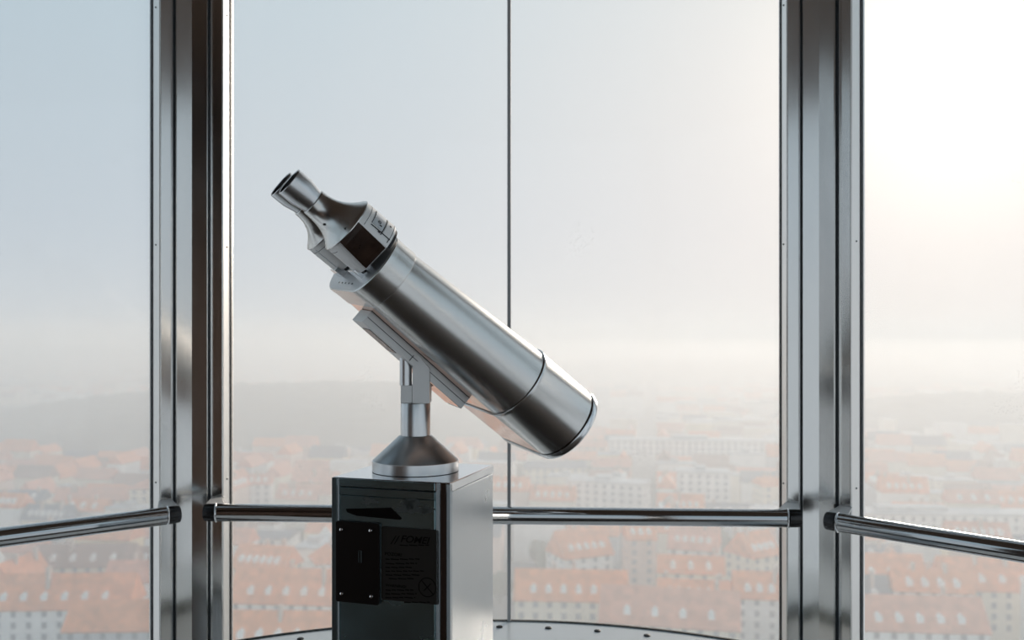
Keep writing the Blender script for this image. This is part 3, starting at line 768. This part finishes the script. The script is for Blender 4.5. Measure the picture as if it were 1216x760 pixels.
# prominent buildings: column, eave row, eave height, length, depth, roof rise, yaw, walls, roof, flat, hip
KEY = [
 (12, 596, 18, 26, 14, 4, 10, 'cream', 'dark grey', False, 0, 'cream house with a grey roof touching the left picture edge above the handrail'),
 (105, 594, 18, 34, 14, 5, 6, 'cream', 'pale red', False, 0, 'long cream house with a pale red roof above the handrail, left window'),
 (170, 580, 24, 14, 14, 3, 4, 'cream', 'pale red', False, .9, 'tall narrow cream house with a red hipped roof beside the left post'),
 (95, 672, 17, 34, 12, 6, 4, 'cream', 'brown', False, 0, 'brown-roofed house just below the handrail in the left window'),
 (158, 690, 17, 20, 12, 5, 2, 'white', 'pale red', False, 0, 'white-dormered red-roofed house beside the left post below the handrail'),
 (60, 722, 17, 44, 14, 8, 3, 'white', 'orange-red', False, 0, 'long white-walled orange-roofed house near the bottom of the left window'),
 (140, 748, 17, 30, 13, 6, 2, 'grey', 'orange-red', False, 0, 'orange-roofed house at the bottom left beside the left post'),
 (304, 575, 20, 13, 13, 4, 8, 'white', 'pale red', False, 0, 'small white house with a pink roof above the handrail near the left post'),
 (372, 572, 20, 24, 14, 4, 0, 'cream', 'pale red', False, 0, 'cream pink-roofed row house above the handrail left of the pedestal'),
 (305, 640, 19, 26, 14, 1, -4, 'white', 'dark grey', False, 0, 'white house with a low dark roof just under the handrail near left post'),
 (310, 675, 18, 20, 14, 6, -14, 'cream', 'orange-red', False, 0, 'gabled orange-roofed house below the handrail close to the left post'),
 (384, 668, 17, 10, 12, 5, 24, 'white', 'orange-red', False, .9, 'small orange hipped-roof house touching the pedestal left edge'),
 (340, 715, 18, 34, 13, 8, -5, 'white', 'orange-red', False, 0, 'broad orange-roofed white house between the left post and pedestal'),
 (340, 768, 18, 36, 12, 7, -2, 'cream', 'orange-red', False, 0, 'orange roof directly above the curved ledge left of the pedestal'),
 (832, 524, 28, 118, 16, 0, -6, 'white', 'flat grey', True, 0, 'very long white apartment block above the handrail in the centre window'),
 (866, 500, 26, 70, 16, 0, 12, 'cream', 'flat grey', True, 0, 'pale block behind the long white one near the right post'),
 (915, 478, 30, 50, 16, 0, 0, 'white', 'flat grey', True, 0, 'hazy white high block beside the right post, highest in its pane'),
 (724, 574, 24, 40, 14, 0, -22, 'white', 'flat grey', True, 0, 'white slab block with window rows slanting down above the handrail'),
 (838, 562, 28, 26, 14, 0, -8, 'white', 'flat grey', True, 0, 'square white apartment block just above the handrail, centre window'),
 (918, 577, 24, 12, 14, 3, 6, 'cream', 'orange-red', False, 0, 'cream house with orange roof beside the right post above the handrail'),
 (660, 556, 20, 36, 14, 3, 4, 'cream', 'dark grey', False, 0, 'cream dark-roofed house right of the pedestal above the handrail'),
 (704, 530, 22, 24, 14, 3, -12, 'pinkish', 'pale red', False, 0, 'pinkish row house under the objective end of the barrel'),
 (690, 660, 17, 20, 15, 8, 24, 'white', 'orange-red', False, 0, 'white gable house with orange roof in the middle below the handrail'),
 (762, 640, 22, 11, 14, 5, 0, 'pinkish', 'orange-red', False, 0, 'tall pinkish orange-roofed house below the handrail, mid centre window'),
 (830, 652, 18, 18, 16, 8, -18, 'white', 'pale red', False, 0, 'white house with paired gables below the handrail, centre window'),
 (900, 660, 18, 24, 14, 7, 30, 'cream', 'orange-red', False, 0, 'orange-roofed house beside the right post below the handrail'),
 (680, 712, 18, 34, 13, 7, -4, 'cream', 'orange-red', False, 0, 'long orange-roofed row right of the pedestal above the ledge'),
 (800, 742, 18, 38, 13, 8, -12, 'cream', 'pale red', False, 0, 'long pale-red-roofed row above the ledge in the centre window'),
 (1110, 612, 20, 150, 14, 0, -3, 'white', 'flat grey', True, 0, 'long low white block at the foot of the wooded hill, right window'),
 (1062, 690, 18, 22, 13, 7, -6, 'cream', 'orange-red', False, 0, 'orange-roofed house below the handrail near the right post, right window'),
 (1184, 700, 18, 30, 13, 8, -8, 'cream', 'orange-red', False, 0, 'orange-roofed house under the handrail at the right picture edge'),
 (1085, 748, 19, 40, 13, 7, -5, 'white', 'pale red', False, 0, 'white-walled pale red roof at the bottom of the right window'),
]
for px, ey, h, L_, D_, rh, yaw, wl, rf, flat, hip, lab in KEY:
    x, y = by_eave(px, ey, h); y += D_ / 2
    L0 = L_
    while L_ > 9 and hits(x, y, L_ + 2, D_ + 2, R(yaw)): L_ *= .9

    claim(x, y, L_ + 2, D_ + 2, R(yaw))
    base = 0
    o = build_house(x, y, L_, D_, h, max(rh, 1), R(yaw), wl, rf, flat, hip, 2)
    tag(o, lab, 'building'); houses.pop()
    n = max(1, int(L_ / 18))
    for q in range(n):
        t_ = (q + .5) / n * L_ - L_ / 2; placed.append((x + t_ * math.cos(R(yaw)), y + t_ * math.sin(R(yaw)), 11))

# trees between the houses
trees = []
def tree(x, y, h, r):
    root = empty('city_tree', (x, y, GZ))
    bm = bmesh.new(); bmesh.ops.create_icosphere(bm, subdivisions=3, radius=1)
    for v in bm.verts:
        v.co *= 1 + .35 * noise.noise(v.co * 1.8 + Vector((x, y, 0))) + .15 * noise.noise(v.co * 4 + Vector((y, x, 0)))
        v.co = Vector((v.co.x * r, v.co.y * r, v.co.z * h * .42 + h * .58))
    obj('crown', bm, M_crown, root, smooth=True, autosmooth=180)
    bm = bmesh.new(); lathe(bm, [(.5, 0), (.3, h * .4)], 8); obj('trunk', bm, M_bark, root)
    trees.append((root, x, y, h)); placed.append((x, y, r * .8))
for px, py, n, sp in ((640, 690, 9, 16), (655, 660, 6, 12), (860, 665, 6, 12), (880, 700, 5, 12), (360, 640, 3, 10), (20, 640, 3, 12), (1150, 650, 5, 18), (705, 625, 3, 12)):
    d = (96.5 - 8) * F / (py - HOR); x0 = (px - 608) / F * d
    for i in range(n):
        x, y = x0 + random.uniform(-sp, sp), d + random.uniform(-sp, sp) * 1.6
        if not hits(x, y, 13, 13, 0) and all(math.hypot(x - t[1], y - t[2]) > 9.5 for t in trees): tree(x, y, random.uniform(11, 17), random.uniform(3.6, 5))

# street blocks
near, far = [], []
def blocks(rot, bw, bd, st):
    c, s = math.cos(rot), math.sin(rot)
    for iu in range(-60, 60):
        for iv in range(-4, 60):
            u0_, v0_ = iu * (bw + st), iv * (bd + st)
            # perimeter segments
            segs = []
            dl = 11
            nx = int(bw / 21)
            for q in range(nx):
                ln = bw / nx
                segs.append((u0_ + ln * (q + .5), v0_ + dl / 2, ln, 0)); segs.append((u0_ + ln * (q + .5), v0_ + bd - dl / 2, ln, 0))
            ny = max(1, int((bd - 2 * dl) / 20))
            for q in range(ny):
                ln = (bd - 2 * dl) / ny
                segs.append((u0_ + dl / 2, v0_ + dl + ln * (q + .5), ln, 90)); segs.append((u0_ + bw - dl / 2, v0_ + dl + ln * (q + .5), ln, 90))
            for u, v, ln, a in segs:
                x, y = u * c - v * s, u * s + v * c
                if y < 255 or y > 4200: continue
                if abs(x / y) > .63: continue
                yield x, y, ln - 1.0, dl - 1.5, rot + R(a)
rnd = random.Random(11)
for x, y, ln, dl, ang in blocks(R(-9), 92, 62, 15):
    if hill_h(x, y) > 0: continue
    d = math.hypot(x, y)
    if y > 1200 and rnd.random() < (.25 + min(.5, (y - 1200) / 3000)): continue
    if hits(x, y, ln, dl + 1, ang): continue
    if not all((x - t[1]) ** 2 + (y - t[2]) ** 2 > 13 ** 2 for t in trees): continue
    px, py = proj((x, y, GZ + 20))
    H_ = rnd.choice([13, 15, 16, 17, 18, 20, 22])
    rf = rnd.choices(['orange-red', 'pale red', 'brown', 'dark grey', 'flat grey'], [4.5, 3, 1.5, 2, 1.8 if y < 600 else 5])[0]
    wl = rnd.choices(['cream', 'white', 'pinkish', 'grey', 'yellow'], [4, 4, 2, 1.5, 1])[0]
    rec = (x, y, ln, dl, H_, rnd.uniform(4, 6.5), ang, wl, rf)
    hidden = 392 < px < 590 and py > 545
    (near if (-30 < px < 1250 and py < 800 and not hidden) else far if (py > 800 or hidden) else far).append((d, hidden or py > 800 or not (-30 < px < 1250), rec))
rt = random.Random(5); cr, sr = math.cos(R(-9)), math.sin(R(-9))
for iu in range(-8, 9):
    for iv in range(2, 12):
        for q in range(3):
            u = iu * 107 + 46 + rt.uniform(-28, 28); v = iv * 77 + 31 + rt.uniform(-12, 12)
            x, y = u * cr - v * sr, u * sr + v * cr; h = rt.uniform(11, 17); px, py = proj((x, y, GZ + h))
            if 250 < y < 760 and -20 < px < 1236 and py < 790 and not (392 < px < 590) and hill_h(x, y) < 0 and not hits(x, y, 14, 14, 0) and all(math.hypot(x - t[1], y - t[2]) > 13 for t in trees): tree(x, y, h, rt.uniform(4, 6.5))
near.sort(key=lambda q: q[0])
indiv = near[:225]; rest = near[225:] + [q for q in far if not (q[1] and q[0] > 1500)]
for d, hd, (x, y, ln, dl, H_, rh, ang, wl, rf) in indiv:
    fl = rf == 'flat grey'
    build_house(x, y, ln, dl, H_, rh, ang, wl, rf, fl, 0, 2 if d < 340 else (1 if d < 520 else 0))
# everything further off, too many to count
mats_all = [WM[k] for k in WALLS] + [RM[k] for k in ROOFS]; wi = {k: i for i, k in enumerate(WALLS)}; ri = {k: i + len(WALLS) for i, k in enumerate(ROOFS)}
bands = {'distant': bmesh.new(), 'middle': bmesh.new()}
for d, hd, (x, y, ln, dl, H_, rh, ang, wl, rf) in rest:
    bm = bands['distant' if d > 1400 else 'middle']
    M = Matrix.Translation((x, y, GZ)) @ Matrix.Rotation(ang, 4, 'Z'); a, b = ln / 2, dl / 2
    hh = H_ * (1.0 if rf != 'flat grey' else 1.35)
    P = lambda *p: bm.verts.new(M @ Vector(p))
    lo = [P(-a, -b, 0), P(a, -b, 0), P(a, b, 0), P(-a, b, 0)]; up = [P(-a, -b, hh), P(a, -b, hh), P(a, b, hh), P(-a, b, hh)]
    for q in range(4): bm.faces.new((lo[q], lo[(q + 1) % 4], up[(q + 1) % 4], up[q])).material_index = wi[wl]
    if rf == 'flat grey': bm.faces.new(up).material_index = ri[rf]
    else:
        r0, r1 = P(-a, 0, hh + rh), P(a, 0, hh + rh)
        for q in ((up[0], up[1], r1, r0), (up[2], up[3], r0, r1)): bm.faces.new(q).material_index = ri[rf]
        for q in ((up[1], up[2], r1), (up[3], up[0], r0)): bm.faces.new(q).material_index = wi[wl]
for nm, lab in (('middle', 'hazy mass of city roofs beyond the nearer houses'), ('distant', 'faint far-off city roofs near the horizon')):
    o = obj('distant_rooftops', bands[nm], mats_all); tag(o, lab, 'rooftops', kind='stuff')

# labels for the houses of the street blocks, from where they stand
def zone(x, y, z):
    px, py = proj((x, y, z))
    if px < 228: pane = 'left window'; rail = 605 + (228 - px) * .165
    elif px < 396: pane = 'window left of pedestal'; rail = 608
    elif px < 760: pane = 'window right of pedestal'; rail = 612
    elif px < 972: pane = 'window by right post'; rail = 614
    else: pane = 'right window'; rail = 618 + (px - 990) * .16
    if py > rail + 75: band = 'low in'
    elif py > rail: band = 'just below handrail in'
    elif py > rail - 60: band = 'just above handrail in'
    else: band = 'far off in'
    return px, py, band + ' ' + pane
ORD = ['leftmost', 'second from left', 'third from left', 'fourth from left']
cls = {}
for root, x, y, H_, rh, wl, rf, L_, fl in houses:
    px, py, zn = zone(x, y, GZ + H_)
    rtxt = 'flat-roofed' if fl else rf.replace('orange-red', 'orange-tiled').replace('pale red', 'pale-red-roofed').replace('brown', 'brown-roofed').replace('dark grey', 'dark-roofed')
    cls.setdefault((wl, rtxt, zn), []).append((px, root))
for (wl, rtxt, zn), lst in cls.items():
    lst.sort(key=lambda q: q[0]); base = '%s %s house %s' % (wl, rtxt, zn)
    for i, (px, root) in enumerate(lst):
        if len(lst) == 1: lab = base
        elif len(lst) <= 4: lab = base + (', ' + (ORD[i] if i < len(lst) - 1 else 'rightmost'))
        else: lab = base
        tag(root, lab, 'building', 'town houses ' + zn)
cls = {}
for root, x, y, h in trees:
    px, py, zn = zone(x, y, GZ + h); cls.setdefault(zn, []).append(root)
for zn, lst in cls.items():
    for root in lst: tag(root, 'dark leafy tree among houses ' + zn, 'tree', 'trees among the houses ' + zn)

# haze lying over the city, its top just below the viewing cabin
m, nt, o_ = newmat('city_haze'); v = nt.nodes.new('ShaderNodeVolumeScatter'); v.inputs['Color'].default_value = (0.99, 0.995, 1.0, 1)
v.inputs['Density'].default_value = 1 / 510; v.inputs['Anisotropy'].default_value = 0.38; nt.links.new(v.outputs[0], o_.inputs['Volume'])
bm = bmesh.new(); box(bm, -9000, 9000, 40, 12000, GZ - 2, GZ + 88)
hz = obj('city_haze', bm, m); tag(hz, 'pale haze lying over the whole city', 'haze', kind='stuff')

for nm, dens, z0, z1, lab in (('skyline_haze', 1 / 2500, 88.3, 125, 'thin bright haze along the skyline'), ('upper_haze', 1 / 6500, 125.3, 210, 'faint haze fading out above the skyline')):
    m2, nt, o_ = newmat(nm); v = nt.nodes.new('ShaderNodeVolumeScatter'); v.inputs['Color'].default_value = (0.99, 0.995, 1.0, 1)
    v.inputs['Density'].default_value = dens; v.inputs['Anisotropy'].default_value = 0.3; nt.links.new(v.outputs[0], o_.inputs['Volume'])
    bm = bmesh.new(); box(bm, -9000, 9000, 40, 12000, GZ + z0, GZ + z1)
    hz = obj(nm, bm, m2); tag(hz, lab, 'haze', kind='stuff')
